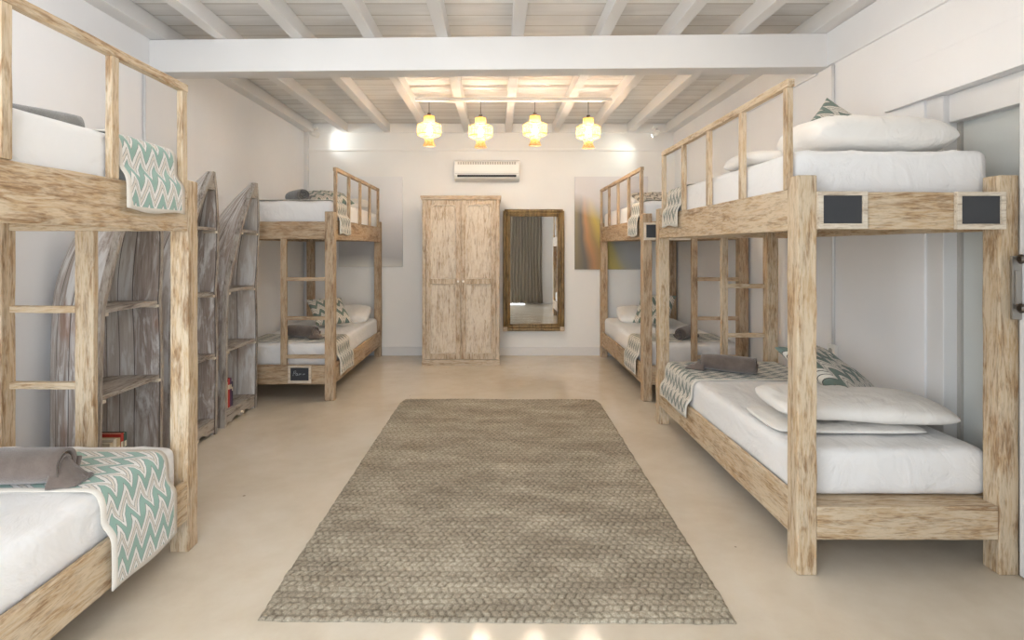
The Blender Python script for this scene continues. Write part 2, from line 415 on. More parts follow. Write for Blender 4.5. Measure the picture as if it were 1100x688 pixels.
# white door leaf standing against the wall beside the bed, with steel latch
m = MB(); m.box(2.29, 2.34, 1.6, 2.45, .01, 2.2)
door3 = struct('door_3', m, M_TRIM, bevel=.004)
m = MB(); m.box(2.247, 2.292, 2.435, 2.449, 1.135, 1.413); m.box(2.256, 2.283, 2.429, 2.435, 1.20, 1.35)
lt = m.out('door_latch', M_STEEL, door3, bevel=.003); lt['label'] = 'long steel latch plate'
for zz in (1.40, 1.188):
    m = MB(); m.tube([(2.292, 2.40, zz), (2.262, 2.40, zz)], .012, 12); m.tube([(2.262, 2.40, zz), (2.25, 2.40, zz), (2.243, 2.40, zz)], [.019, .021, .012], 14)
    m.out('latch_knob', M_DSTEEL, lt, smooth=False)
# conduits and socket
m = MB(); m.tube([(XR-.012, 3.945, 2.74), (XR-.012, 3.945, 2.2), (XR-.010, 3.945, .76)], .011, 8)
tag(m.out('wall_conduit', M_TRIM, smooth=True), 'thin white pipe running down the right wall behind the bunk to a socket', 'pipe')
sk = empty('wall_socket', (XR, 3.945, .72), 'small white socket box low on the right wall at the end of a thin pipe', 'socket')
m = MB(); m.box(-.03, 0, -.045, .045, -.055, .045); m.out('socket_box', M_WHITE, sk, bevel=.006)
m = MB(); m.tube([(-.031, 0, 0), (-.0335, 0, 0)], .02, 16); m.out('socket_face', M_GREYP, sk)
m = MB(); m.tube([(XL+.012, 4.06, 2.735), (XL+.012, 4.06, .12)], .011, 8)
tag(m.out('wall_conduit', M_TRIM, smooth=True), 'thin white pipe on the left wall below the big ceiling beam', 'pipe')

# ------------------------------------------------------------------ bunk beds
LBED = 2.2
def chalkboard(bed, xc, y, zc, w=.215, h=.165, words=False):
    fr = MB(); t = .018
    fr.box(xc-w/2, xc+w/2, y-.022, y, zc+h/2-t, zc+h/2); fr.box(xc-w/2, xc+w/2, y-.022, y, zc-h/2, zc-h/2+t+.006)
    fr.box(xc-w/2, xc-w/2+t+.003, y-.0215, y, zc-h/2+t, zc+h/2-t+.001); fr.box(xc+w/2-t-.003, xc+w/2, y-.0215, y, zc-h/2+t, zc+h/2-t+.001)
    f = fr.out('chalkboard', PALEW[0], bed, bevel=.002); f['label'] = 'small framed chalkboard name plate'
    s = MB(); s.box(xc-w/2+t, xc+w/2-t, y-.012, y-.001, zc-h/2+t, zc+h/2-t); s.out('slate', M_SLATE, f)
    if words:   # two loose chalk letters and a faint scrawl
        st = [[(-.062,-.018),(-.052,.026),(-.036,.03),(-.034,.012),(-.054,.006)],
              [(-.022,.008),(-.036,.0),(-.034,-.014),(-.022,-.012),(-.018,.006),(-.016,-.014)],
              [(-.006,-.012),(.002,.006),(.01,-.008),(.016,.004)], [(.03,-.01),(.036,.004),(.044,-.006),(.052,.002)]]
        c = MB()
        for q in st: c.tube([(xc+a, y-.0135, zc+b+.004) for a, b in q], .0018, 5)
        c.out('chalk_writing', M_CHALK, f)
def bunk(y0, xo, side, label, group, WD, ladder_end, lad_x, lad_to, lad_w=.055, width=.98, low_end_top=.335, boards=(), post_top=1.77, rungs=(.415,.78,1.15), gs=.478, anchor='near'):
    """xo = outer face on the aisle side; side=+1: the aisle is towards +x (a bed on the left wall)"""
    bed = empty('bunk_bed', (xo - side*width/2, y0+LBED/2, 0), label, 'bunk bed', group)
    h = width/2; L2 = LBED/2; P = .088; s = side
    def bx(xa, xb): return (min(xa, xb), max(xa, xb))
    sd = int(y0*10)
    for px in (s*(h-P), -s*h):
        a, b = bx(px, px+s*P) if True else 0
        for py in (-L2, L2-P):
            m = MB(); m.board(a, b, py, py+P, 0, post_top, jit=.003, n=12, seed=sd+1)
            m.out('post', WD[2], bed, bevel=.006)
    for (z0, z1, nm) in ((.155, low_end_top, 'lower_end_board'), (1.53, 1.695, 'upper_end_board')):
        for py in (-L2+.004, L2-.046):
            m = MB(); m.board(-h+P, h-P, py, py+.042, z0, z1, n=8, seed=sd+2); m.out(nm, WD[0], bed, bevel=.005)
    for (z0, z1, nm) in ((.155, .34, 'lower_side_rail'), (1.525, 1.715, 'upper_side_rail')):
        for q in (1, -1):
            a, b = bx(q*s*(h-.003), q*s*(h-.031)); m = MB(); m.board(a, b, -L2+P, L2-P, z0, z1, n=14, seed=sd+3)
            m.out(nm, WD[1], bed, bevel=.005)
    for z in (.27, 1.60):
        m = MB()
        for k in range(9):
            yy = -L2+.13+k*(LBED-.36)/8; m.box(-h+.032, h-.032, yy-.04, yy+.06, z, z+.028)
        m.box(-h+.032, -h+.06, -L2+.05, L2-.05, z-.03, z); m.box(h-.06, h-.032, -L2+.05, L2-.05, z-.03, z)
        m.box(-h+.09, h-.09, -L2+.047, -L2+.125, z, z+.0295)
        m.out('slat_base', WD[0], bed)
    # guard rail on the aisle side
    a, b = bx(s*(h-.001), s*(h-.034)); g0 = (-L2+P+.022) if anchor == 'near' else (L2-P-.022-4*gs)
    m = MB(); m.board(a, b, g0-.026, g0+4*gs+.026, 2.185, 2.222, n=12, seed=sd+5)
    gr = m.out('guard_rail', WD[1], bed, bevel=.004)
    a, b = bx(s*(h-.002), s*(h-.03))
    for k in range(5):
        yy = g0+k*gs
        m = MB(); m.board(a, b, yy-.02, yy+.02, 1.7155, 2.185, jit=.0015, n=5, seed=sd+k)
        m.out('baluster', WD[2], gr, bevel=.003)
    # ladder under the upper end board
    ly = (-L2+.006) if ladder_end == 'near' else (L2-.044)
    lx = lad_x - bed.location.x
    m = MB(); m.board(lx-lad_w/2, lx+lad_w/2, ly, ly+.036, low_end_top, 1.53, n=10, seed=sd+9)
    ld = m.out('ladder', WD[2], bed, bevel=.004)
    ex = (h-P)*(1 if lad_to > 0 else -1)
    for rz in rungs:
        a, b = bx(lx+lad_w/2*(1 if lad_to > 0 else -1), ex)
        m = MB(); m.board(a, b, ly+.002, ly+.034, rz-.017, rz+.017, n=5, seed=sd); m.out('rung', WD[0], ld, bevel=.004)
    for (bxx, bz, wds) in boards:
        chalkboard(bed, bxx-bed.location.x, -L2 + (.004 if abs(bxx-bed.location.x) < h-P else 0) - .0005, bz, words=wds)
    return bed

G = 'whitewashed wooden bunk beds along the two walls'
NL = dict(y0=.54, xo=-1.467, side=1); FL = dict(y0=5.27, xo=-1.54, side=1)
NR = dict(y0=2.465, xo=1.325, side=-1); FR = dict(y0=5.25, xo=1.37, side=-1)
bunk(.54, -1.467, 1, 'large pale timber bunk bed cut off by the left edge, nearest on the left wall', G, WOOD, 'far', -1.995, -1, lad_w=.09, anchor='far')
bunk(5.27, -1.54, 1, 'farther bunk bed on the left wall, one lettered chalkboard on its lower end board', G, BROWN, 'near', -2.02, 1, boards=[(-1.86, .253, True)], post_top=1.79)
bunk(2.465, 1.325, -1, 'nearest bunk bed on the right wall with two blank chalkboards spaced far apart', G, WOOD, 'far', 1.885, 1, low_end_top=.302,
     boards=[(1.518, 1.614, False), (2.125, 1.612, False)], rungs=(.41,.72,1.13))
bunk(5.25, 1.37, -1, 'farthest bunk bed on the right wall, partly hidden behind the nearer one', G, BROWN, 'near', 1.86, 1,
     boards=[(1.37+.115, 1.60, False), (1.37+.335, 1.60, False)], width=.995, gs=.515)

# ------------------------------------------------------------------ bedding
def rbox(dx, dy, dz, r, nx, ny, nz, amp=.004, seed=0, crease=0):
    """rounded box, centred in x,y with its bottom at z=0"""
    m = MB(); idx = {}
    def vert(i, j, k):
        key = (i, j, k)
        if key in idx: return idx[key]
        def g(i, n, d):       # denser near the ends
            t = i/n; t = t + .10*math.sin(2*PI*t)*-.6; return (t-.5)*d
        p = Vector((g(i, nx, dx), g(j, ny, dy), g(k, nz, dz)))
        c = Vector((max(-dx/2+r, min(dx/2-r, p.x)), max(-dy/2+r, min(dy/2-r, p.y)), max(-dz/2+r, min(dz/2-r, p.z))))
        d = p-c
        nrm = d.normalized() if d.length > 1e-6 else Vector((0,0,1))
        q = c+nrm*r if d.length > 1e-6 else p
        nn = noise.fractal(Vector((q.x*2.2, q.y*1.7, q.z*2+seed*7)), 1, 2, 4)
        q = q + nrm*amp*nn
        if crease and k == nz:
            for cc in range(crease):
                a = noise.noise(Vector((q.x*3+cc*3, q.y*2.1+seed, 0))); q.z += .006*math.exp(-(a/.07)**2)
        idx[key] = len(m.v); m.v.append(q+Vector((0,0,dz/2))); return idx[key]
    def face(a, b, c, d): m.f.append((a, b, c, d)); m.mi.append(0)
    for i in range(nx):
        for j in range(ny):
            face(vert(i,j,0), vert(i,j+1,0), vert(i+1,j+1,0), vert(i+1,j,0)); face(vert(i,j,nz), vert(i+1,j,nz), vert(i+1,j+1,nz), vert(i,j+1,nz))
    for i in range(nx):
        for k in range(nz):
            face(vert(i,0,k), vert(i+1,0,k), vert(i+1,0,k+1), vert(i,0,k+1)); face(vert(i,ny,k), vert(i,ny,k+1), vert(i+1,ny,k+1), vert(i+1,ny,k))
    for j in range(ny):
        for k in range(nz):
            face(vert(0,j,k), vert(0,j,k+1), vert(0,j+1,k+1), vert(0,j+1,k)); face(vert(nx,j,k), vert(nx,j+1,k), vert(nx,j+1,k+1), vert(nx,j,k+1))
    return m
LOWZ, UPZ = .3005, 1.6305
LOWT, UPT = .52, 1.90
def mattress(B, upper, label, width=.98):
    xc = B['xo'] - B['side']*width/2; yc = B['y0']+LBED/2
    z0 = UPZ if upper else LOWZ; dz = (UPT if upper else LOWT)-z0
    m = rbox(width-.075, LBED-.205, dz, .045, 22, 44, 8, .005, seed=xc+upper, crease=1)
    o = m.out('mattress', M_SHEET, smooth=True); o.location = (xc, yc, z0)
    return tag(o, label, 'mattress', 'mattresses under white sheets on the bunks')
mattress(NL, False, 'white sheeted lower mattress of the nearest left bunk, at the bottom left corner')
mattress(NL, True, 'thick white upper mattress of the nearest left bunk, behind its guard rail')
mattress(FL, False, 'white sheeted lower mattress of the farther left bunk with a zigzag cushion on it')
mattress(FL, True, 'white upper mattress of the farther left bunk under a rolled towel')
mattress(NR, False, 'wide white lower mattress of the nearest right bunk, in full view')
mattress(NR, True, 'thick white upper mattress of the nearest right bunk above the blank chalkboards')
mattress(FR, False, 'white lower mattress of the farthest right bunk, seen behind posts', .995)
mattress(FR, True, 'white upper mattress of the farthest right bunk, mostly hidden', .995)

def cloth(name, path, y0, y1, mat, label, cat, group, nv=60, nu=16, th=.005, amp=.004, seed=0, endwave=.012, uscale=1):
    """a woven strip following path (x,z) points, spanning y0..y1; uv in metres"""
    pts = [Vector((a, 0, b)) for a, b in path]
    seg = [0]
    for i in range(1, len(pts)): seg.append(seg[-1]+(pts[i]-pts[i-1]).length)
    T = seg[-1]
    def at(t):
        for i in range(1, len(seg)):
            if t <= seg[i] or i == len(seg)-1:
                f = (t-seg[i-1])/max(1e-6, seg[i]-seg[i-1]); return pts[i-1].lerp(pts[i], min(1, f)), (pts[i]-pts[i-1]).normalized()
    V = []; UV = []; BD = []; F = []
    for layer in (0, 1):
        for j in range(nv+1):
            t = T*j/nv; p, d = at(t); nrm = Vector((-d.z, 0, d.x))
            if nrm.z < 0 or (abs(nrm.z) < .02): nrm = -nrm if nrm.z < -.02 else nrm
            for i in range(nu+1):
                u = i/nu; y = y0+(y1-y0)*u
                q = Vector((p.x, y, p.z))
                hang = max(0, (t-(T-.35))/.35)
                w = noise.noise(Vector((t*4+seed, u*3, seed)))*amp
                w2 = math.sin(u*9+seed)*.006*hang
                off = nrm0(path, t, T)*(abs(w)+w2*.5+.003*hang+ (th if layer else 0))
                q += off
                q.y += noise.noise(Vector((t*3, seed*2+5, (i > nu/2)*3.0)))*.008*(abs(u-.5)*2)
                if j == nv: q.z += endwave*math.sin(u*7+seed)*.6
                V.append(q); UV.append((u*(y1-y0)*uscale, t*uscale))
                BD.append(min(u*(y1-y0), (1-u)*(y1-y0), T-t+.012))
    W = nu+1; N0 = (nv+1)*W
    for j in range(nv):
        for i in range(nu):
            a = j*W+i; F.append((a, a+1, a+W+1, a+W)); F.append((N0+a, N0+a+W, N0+a+W+1, N0+a+1))
    for j in range(nv):
        a = j*W; F.append((a, a+W, N0+a+W, N0+a)); a = j*W+nu; F.append((a, N0+a, N0+a+W, a+W))
    for i in range(nu):
        a = i; F.append((a, N0+a, N0+a+1, a+1)); a = nv*W+i; F.append((a, a+1, N0+a+1, N0+a))
    o = mk(name, V, F, mat, smooth=True, uv=UV, border=BD)
    return tag(o, label, cat, group)
def nrm0(path, t, T):
    # outward direction: up on the flat top, sideways to the aisle on the drop
    acc = 0
    for i in range(1, len(path)):
        a = Vector((path[i-1][0], path[i-1][1])); b = Vector((path[i][0], path[i][1])); L = (b-a).length
        if t <= acc+L+1e-5 or i == len(path)-1:
            d = (b-a).normalized(); n = Vector((-d.y, d.x))
            sx = 1 if path[-1][0] > path[0][0] else -1
            if n.x*sx + n.y < 0: n = -n
            return Vector((n.x, 0, n.y))
        acc += L
def runner(B, upper, y0, y1, zend, mat, label, width=.98, seed=0, back=.02):
    s = B['side']; xo = B['xo']; zt = (UPT if upper else LOWT)+.008; xm = xo-s*.036; rt = 1.722 if upper else .348
    xw = xo-s*(width-.06-back)
    path = [(xw, zt), (xm-s*.04, zt), (xm-s*.018, zt-.006), (xm-s*.002, zt-.022), (xm+s*.008, zt-.05)]
    path += [(xm+s*.012, zt-.05-(zt-.05-rt)*.6), (xo+s*.006, rt+.012), (xo+s*.012, rt-.01), (xo+s*.012, zend)]
    return cloth('bed_runner', path, y0, y1, mat, label, 'bed runner', 'zigzag woven runners across the mattresses', seed=seed, uscale=1)
runner(NL, False, 2.10, 2.53, .15, M_CHEV_G, 'green zigzag runner hanging deep over the side of the lower left bunk in front', seed=1)
runner(NL, True, 2.185, 2.595, 1.60, M_CHEV_G, 'green zigzag runner hanging through the guard rail of the nearest left upper bunk', seed=2)
runner(NR, False, 3.86, 4.48, .27, M_CHEV_D, 'grey green zigzag runner across the foot of the nearest right lower bunk', seed=3)
runner(NR, True, 4.06, 4.42, 1.61, M_CHEV_D, 'grey zigzag runner hanging at the far end of the nearest right upper bunk', seed=4)
runner(FL, False, 5.44, 5.92, .21, M_CHEV_D, 'grey zigzag runner over the near end of the farther left lower bunk', seed=5)
runner(FL, True, 5.41, 5.80, 1.58, M_CHEV_D, 'grey zigzag runner hanging inside the guard rail of the farther left upper bunk', seed=6)
runner(FR, False, 5.46, 5.95, .20, M_CHEV_D, 'grey zigzag runner over the side of the farthest right lower bunk', width=.995, seed=7)
runner(FR, True, 5.39, 5.79, 1.56, M_CHEV_D, 'grey zigzag runner over the rail of the farthest right upper bunk', width=.995, seed=8)

def pillow(w, d, h, mat, name, loc, rot, label, group, seed=0, n=34, wr=.012, pinch=.035, spin=0):
    V = []; F = []; UV = []
    for lay in (1, -1):
        for j in range(n+1):
            for i in range(n+1):
                u = -1+2*i/n; v = -1+2*j/n
                u = math.sin(u*PI/2); v = math.sin(v*PI/2)
                x = w/2*u*(1-pinch*(1-abs(v)**2.2)*(abs(u)**3)); y = d/2*v*(1-pinch*(1-abs(u)**2.2)*(abs(v)**3))
                e = max(0, (1-abs(u)**(4 if name=='pillow' else 2.6))*(1-abs(v)**2.6))
                if name == 'pillow':
                    x *= math.sqrt(1-.17*abs(v)**3); y *= math.sqrt(1-.17*abs(u)**3)
                hh = h/2*e**(.36 if name == 'pillow' else .46)*(1 if lay > 0 else .8)
                a = noise.fractal(Vector((x*5+seed*3, y*5, lay+seed)), 1, 2, 3)
                ridge = abs(noise.noise(Vector((x*6+seed, y*9+u*v*3, seed*1.7))))
                z = lay*hh*(1+.12*a) - (wr*math.exp(-(ridge/.09)**2)*e if lay > 0 else 0)
                V.append(Vector((x, y, z))); UV.append((x+w/2, y+d/2))
    W = n+1; N0 = W*W
    for j in range(n):
        for i in range(n):
            a = j*W+i; F.append((a, a+1, a+W+1, a+W)); F.append((N0+a, N0+a+W, N0+a+W+1, N0+a+1))
    me_v = V
    BD = [1.0]*len(V)
    o = mk(name, me_v, F, mat, smooth=True, uv=UV, border=BD)
    bm = bmesh.new(); bm.from_mesh(o.data); bmesh.ops.remove_doubles(bm, verts=bm.verts, dist=.0004); bmesh.ops.recalc_face_normals(bm, faces=bm.faces); bm.to_mesh(o.data); bm.free()
    for p in o.data.polygons: p.use_smooth = True
    if spin: o.data.transform(Matrix.Rotation(spin, 4, 'Z'))
    o.location = loc; o.rotation_euler = rot
    return tag(o, label, 'pillow' if name == 'pillow' else 'cushion', group)
GP = 'white pillows on the bunks'; GC = 'zigzag patterned cushions'
# nearest right, lower
pillow(.78, .44, .045, M_PILLOW, 'pillow', (1.76, 2.95, .543), (R(0), 0, R(-2)), 'flatter white pillow lying underneath on the nearest right lower mattress', GP, 1)
pillow(.88, .48, .13, M_PILLOW, 'pillow', (1.86, 2.95, .625), (R(1), R(1.5), R(-5)), 'plump white pillow on top, lower mattress of the nearest right bunk', GP, 2, wr=.016)
pillow(.48, .48, .15, M_CHEV_C, 'cushion', (1.985, 3.36, .71), (R(30), R(4), R(40)), 'green zigzag cushion leaning behind white pillows on the nearest right lower bunk', GC, 3, pinch=.1)
# nearest right, upper
pillow(.74, .44, .22, M_PILLOW, 'pillow', (1.87, 2.86, 1.995), (0, R(1), R(2)), 'big plump white pillow at the front of the nearest right upper bunk', GP, 4, wr=.02)
pillow(.70, .44, .12, M_PILLOW, 'pillow', (1.74, 3.32, 1.955), (0, 0, R(-4)), 'flat white pillow behind the plump one on the nearest right upper bunk', GP, 5)
pillow(.46, .46, .12, M_CHEV_C, 'cushion', (2.07, 3.36, 2.09), (R(66), R(0), R(4)), 'grey zigzag cushion standing on its corner on the nearest right upper bunk', GC, 6, pinch=.08, spin=R(45))
# farther left
pillow(.60, .42, .16, M_PILLOW, 'pillow', (-1.90, 7.05, .605), (R(18), 0, R(4)), 'white pillow at the head of the farther left lower bunk', GP, 7)
pillow(.43, .43, .14, M_CHEV_C, 'cushion', (-1.97, 6.55, .70), (R(38), 0, R(38)), 'dark zigzag cushion leaning on a pillow on the farther left lower bunk', GC, 8, pinch=.08)
pillow(.60, .42, .15, M_PILLOW, 'pillow', (-1.93, 7.05, 1.985), (R(10), 0, 0), 'white pillow on the farther left upper bunk behind its guard rail', GP, 9)
pillow(.48, .48, .15, M_CHEV_C, 'cushion', (-1.93, 6.38, 2.01), (R(16), 0, R(30)), 'dark zigzag cushion beside the rolled towel on the farther left upper bunk', GC, 10, pinch=.08)
# farthest right
pillow(.58, .42, .15, M_PILLOW, 'pillow', (1.80, 7.05, .60), (R(16), 0, R(-4)), 'white pillow on the farthest right lower bunk', GP, 11)
pillow(.43, .43, .14, M_CHEV_C, 'cushion', (1.86, 6.60, .72), (R(48), 0, R(-35)), 'zigzag cushion half hidden by a post on the farthest right lower bunk', GC, 12, pinch=.08)
pillow(.60, .42, .18, M_PILLOW, 'pillow', (1.90, 6.85, 1.99), (R(4), 0, 0), 'white pillow under a zigzag cushion on the farthest right upper bunk', GP, 13)
pillow(.52, .50, .12, M_CHEV_T, 'cushion', (1.83, 6.35, 1.99), (R(20), 0, R(8)), 'flat zigzag cushion on the farthest right upper bunk', GC, 14, pinch=.08)

def towel(loc, L, r, ang, mat, label, flap=.12, seed=0, tail=1):
    """a towel rolled up into a spiral log lying along its local x, with its last turn spilling out at one end"""
    V = []; F = []; turns = 2.9; n = 110; th = .010
    nl = 14
    for i in range(nl+1):
        s = -1+2*i/nl; x = s*L/2
        taper = 1-.10*abs(s)**4 - .05*(1-s)*.5
        for lay in (0, 1):
            for k in range(n+1):
                t = k/n; a = t*turns*2*PI + .5 + s*.12
                rr = (.012 + (r-.012)*t - (th if lay == 0 else 0))*taper
                rr = max(.002, rr)*(1+.03*noise.noise(Vector((x*6, math.cos(a), math.sin(a)+seed))))
                V.append(Vector((x + .016*(1-t)*(-1 if s < 0 else 1)*abs(s)**3*-1, rr*math.cos(a), rr*math.sin(a)*.92)))
    W = 2*(n+1)
    for i in range(nl):
        for k in range(n):
            a = i*W+k; F.append((a, a+1, a+W+1, a+W)); b = a+n+1; F.append((b, b+W, b+W+1, b+1))
        a = i*W; F.append((a, a+W, a+W+n+1, a+n+1)); a = i*W+n; F.append((a, a+n+1, a+W+n+1, a+W))
    for i in (0, nl):
        for k in range(n):
            a = i*W+k; F.append((a, a+n+1, a+n+2, a+1))
    z0 = min(v.z for v in V)
    root = empty('rolled_towel', loc, label, 'towel', 'rolled grey towels on the mattresses')
    root.rotation_euler = (0, 0, ang)
    for v in V: v.z -= z0
    mk('towel_roll', V, F, mat, root, smooth=True)
    if flap:   # the loose, crumpled tail at the far end
        V = []; F = []; nx, ny = 14, 12
        for lay in (0, 1):
            for j in range(ny+1):
                for i in range(nx+1):
                    u = i/nx; v = -1+2*j/ny
                    x = tail*(-L/2+.03 - u*flap); wdt = r*(.95-.35*u)
                    y = v*wdt; hz = (r*1.1*(1-u)**1.3)*(1-abs(v)**2.4)+.012
                    z = hz + .012*noise.noise(Vector((u*4+seed, v*3, seed))) if lay else .001
                    z = max(z, .002) if lay else .001
                    V.append(Vector((x, y, z)))
        W = nx+1; N0 = W*(ny+1)
        for j in range(ny):
            for i in range(nx):
                a = j*W+i; F.append((a, a+1, a+W+1, a+W)); F.append((N0+a, N0+a+W, N0+a+W+1, N0+a+1))
        for j in range(ny):
            for a in (j*W, j*W+nx): F.append((a, a+W, N0+a+W, N0+a))
        for i in range(nx):
            for a in (i, ny*W+i): F.append((a, a+1, N0+a+1, N0+a))
        mk('loose_end', V, F, mat, root, smooth=True)
    return root
ZT = LOWT+.016; ZU = UPT+.004
towel((1.70, 4.10, ZT), .38, .078, R(-32), M_TOWEL, 'brown grey rolled towel on the runner of the nearest right lower bunk', .14, 1)
towel((-1.93, 2.16, ZT), .52, .088, R(4), M_TOWEL, 'large taupe rolled towel on the runner of the lower left bunk in front', .09, 2, tail=-1)
towel((-1.93, 2.30, ZU), .36, .082, R(60), M_TOWELG, 'dark towel just showing over the top mattress at the upper left', 0, 3)
towel((-1.98, 5.66, ZT), .36, .080, R(-20), M_TOWEL, 'taupe rolled towel behind the ladder of the farther left lower bunk', .10, 4, tail=-1)
towel((-2.05, 5.74, ZU), .34, .088, R(-48), M_TOWELG, 'grey rolled towel on the upper mattress of the farther left bunk', 0, 5)
towel((1.90, 5.62, ZT), .34, .078, R(50), M_TOWEL, 'dark rolled towel on the farthest right lower bunk', .10, 6, tail=-1)

# ------------------------------------------------------------------ boat bookshelves
def hw(z):      # half width of the hull at height z
    t = z/2.0
    return .292*(1-.03*t) if t < .3 else .292*(.991)*max(.02, 1-((t-.3)/.70)**2.3)**.82
def xback(z): return .02 + .45*max(0, (z/2.0-.55)/.45)**2.0
def xfront(z): return .40 + .12*max(0, z/2.0-.55)/.45 - .03*max(0, .3-z/2)
def section(z, inset=0, n=22):
    out = []; w = max(.006, hw(z)-inset); xb = xback(z)+inset; xf = max(xb+.01, xfront(z))
    for i in range(n+1):
        a = -PI/2+PI*i/n
        sy = math.copysign(abs(math.sin(a))**.62, math.sin(a)); cx = abs(math.cos(a))**.62 if abs(math.cos(a)) > 1e-6 else 0
        out.append((xf-(xf-xb)*cx, w*sy))
    return out
def boat(y, label, seed):
    root = empty('boat_bookshelf', (XL, y, 0), label, 'bookshelf', 'old boat hulls stood upright as bookshelves')
    nz, n = 40, 22; V = []; UV = []; F = []
    zs = [2.0*(i/nz)**.9 for i in range(nz+1)]
    for lay in (0, 1):
        for z in zs:
            for i, (x, yy) in enumerate(section(z, .022 if lay else 0, n)):
                V.append((x, yy, z)); UV.append((i/n, z))
    W = n+1; N0 = W*(nz+1)
    for j in range(nz):
        for i in range(n):
            a = j*W+i; F.append((a, a+1, a+W+1, a+W)); F.append((N0+a, N0+a+W, N0+a+W+1, N0+a+1))
        for a in (j*W, j*W+n): F.append((a, a+W, N0+a+W, N0+a))
    for i in range(n):
        for a in (i, nz*W+i): F.append((a, a+1, N0+a+1, N0+a))
    mk('hull', V, F, M_HULL, root, smooth=False, uv=UV)
    # gunwales: one bar up each rim
    for sg in (-1, 1):
        g = MB(); base = 0
        for z in zs:
            w = hw(z); xf = xfront(z)
            g.v += [Vector((xf-.035, sg*(w-.004), z)), Vector((xf+.004, sg*(w-.024), z)), Vector((xf+.004, sg*(w+.006), z)), Vector((xf-.035, sg*(w+.008), z))]
        for j in range(nz):
            for k in range(4):
                l = (k+1) % 4; g.f.append((4*j+k, 4*j+l, 4*j+4+l, 4*j+4+k)); g.mi.append(0)
        g.f += [(0,1,2,3), tuple(4*nz+k for k in (3,2,1,0))]
        go = g.out('gunwale', DARKW[2], root)
    # bow block closing the tip
    b = MB(); za, zb = 1.87, 2.0
    for z in (za, zb):
        sec = section(z, .021, 10); b.v += [Vector((x, yy, z)) for x, yy in sec]
    k = 11
    for i in range(k):
        j = (i+1) % k; b.f.append((i, j, k+j, k+i))
    b.f += [tuple(range(k))[::-1], tuple(range(k, 2*k))]; b.out('bow_block', DARKW[1], root)
    for z in (.10, .605, 1.085, 1.575):
        s = MB(); n2 = 16; sec = section(z, .023, n2)
        xf = xfront(z)-.004
        for zz in (z, z+.024): s.v += [Vector((min(x, xf), yy, zz)) for x, yy in sec]
        k = n2+1
        for i in range(k):
            j = (i+1) % k; s.f.append((i, j, k+j, k+i))
        s.f += [tuple(range(k))[::-1], tuple(range(k, 2*k))]
        so = s.out('shelf', DARKW[1], root)
        if .2 < z:
            for sg in (-1, 1):
                c = MB(); c.box(xf-.09, xf+.008, sg*(hw(z)-.023)-(.028 if sg > 0 else 0), sg*(hw(z)-.023)+(.028 if sg < 0 else 0), z-.018, z-.001); c.out('cleat', PALEW[0], so)
    # toe board with a scalloped lower edge and a low pull
    t = MB(); K = 24; xf = xfront(.05); w = hw(.05)-.026
    prof = []
    for i in range(K+1):
        u = -1+2*i/K; prof.append((u*w, .014+.030*abs(math.sin(u*PI*1.5))*(1-abs(u)**6)))
    for xx in (xf-.028, xf-.004):
        t.v += [Vector((xx, a, b)) for a, b in prof]+[Vector((xx, a, .0995)) for a, b in prof]
    M_ = 2*(K+1)
    for i in range(K):
        t.f.append((i, i+1, K+1+i+1, K+1+i)); t.f.append((M_+i, M_+K+1+i, M_+K+2+i, M_+i+1))
        t.f.append((i, M_+i, M_+i+1, i+1)); t.f.append((K+1+i, K+2+i, M_+K+2+i, M_+K+1+i))
    for i in (0, K): t.f.append((i, K+1+i, M_+K+1+i, M_+i))
    t.out('toe_board', DARKW[1], root)
    q = MB(); q.tube([(xf-.004, 0, .045), (xf+.02, 0, .043)], .012, 10); q.out('pull', PALEW[0], root)
    return root
boat(3.34, 'weathered boat hull bookshelf behind the ladder of the nearest left bunk', 1)
boat(4.05, 'middle boat hull bookshelf beside the post of the nearest left bunk, its shelves empty', 2)
boat(4.77, 'farthest boat hull bookshelf with colourful books on its bottom shelf', 3)

def book(x, y, z, t, h, d, col, label, ang=0):
    b = empty('book', (x, y, z), label, 'book', 'books standing on the boat shelves')
    b.rotation_euler = (0, 0, ang)
    mat = plain('book_cover_%d' % len(bpy.data.materials), col, .5)
    c = MB(); c.box(-d, 0, -t/2, -t/2+.0022, 0, h); c.box(-d, 0, t/2-.0022, t/2, 0, h); c.box(-.0022, .0, -t/2+.002, t/2-.002, 0, h)
    c.out('cover', mat, b, bevel=.0008)
    p = MB(); p.box(-d+.004, -.0025, -t/2+.0025, t/2-.0025, .004, h-.004); p.out('pages', M_PAPER, b)
    # plain coloured title block on the spine
    s = MB(); s.box(-.0005, .0006, -t/2+.003, t/2-.003, h*.62, h*.78); s.out('spine_patch', M_PAPER, b)
    return b
yy = 4.525
for i, (t, h, c, lb) in enumerate([(.030,.225,srgb(180,98,70),'rust coloured book first from the camera on the farthest boat shelf'),
        (.024,.235,srgb(228,222,210),'white spined book second from the camera on the farthest boat shelf'),
        (.022,.215,srgb(206,190,170),'cream book between a white and a red one on the farthest boat shelf'),
        (.034,.240,srgb(190,52,48),'bright red book on the farthest boat shelf'),
        (.028,.235,srgb(86,62,92),'purple book on the farthest boat shelf beyond the red one'),
        (.022,.200,srgb(70,66,84),'thin dark blue book, last in the row on the farthest boat shelf')]):
    book(XL+.355, yy+t/2, .1245, t, h, .15, c, lb); yy += t+.002
yy = 3.20
for i, (t, h, c, lb) in enumerate([(.03,.20,srgb(210,196,168),'cream book low on the nearest boat shelf, just above the bed runner'),
        (.028,.21,srgb(226,216,198),'pale book beside the cream one low on the nearest boat shelf'),
        (.03,.205,srgb(196,176,140),'tan book low on the nearest boat shelf'),
        (.026,.225,srgb(188,60,50),'red book low on the nearest boat shelf'),
        (.028,.22,srgb(70,92,82),'dark green book low on the nearest boat shelf')]):
    book(XL+.355, yy+t/2, .1245, t, h, .15, c, lb); yy += t+.002

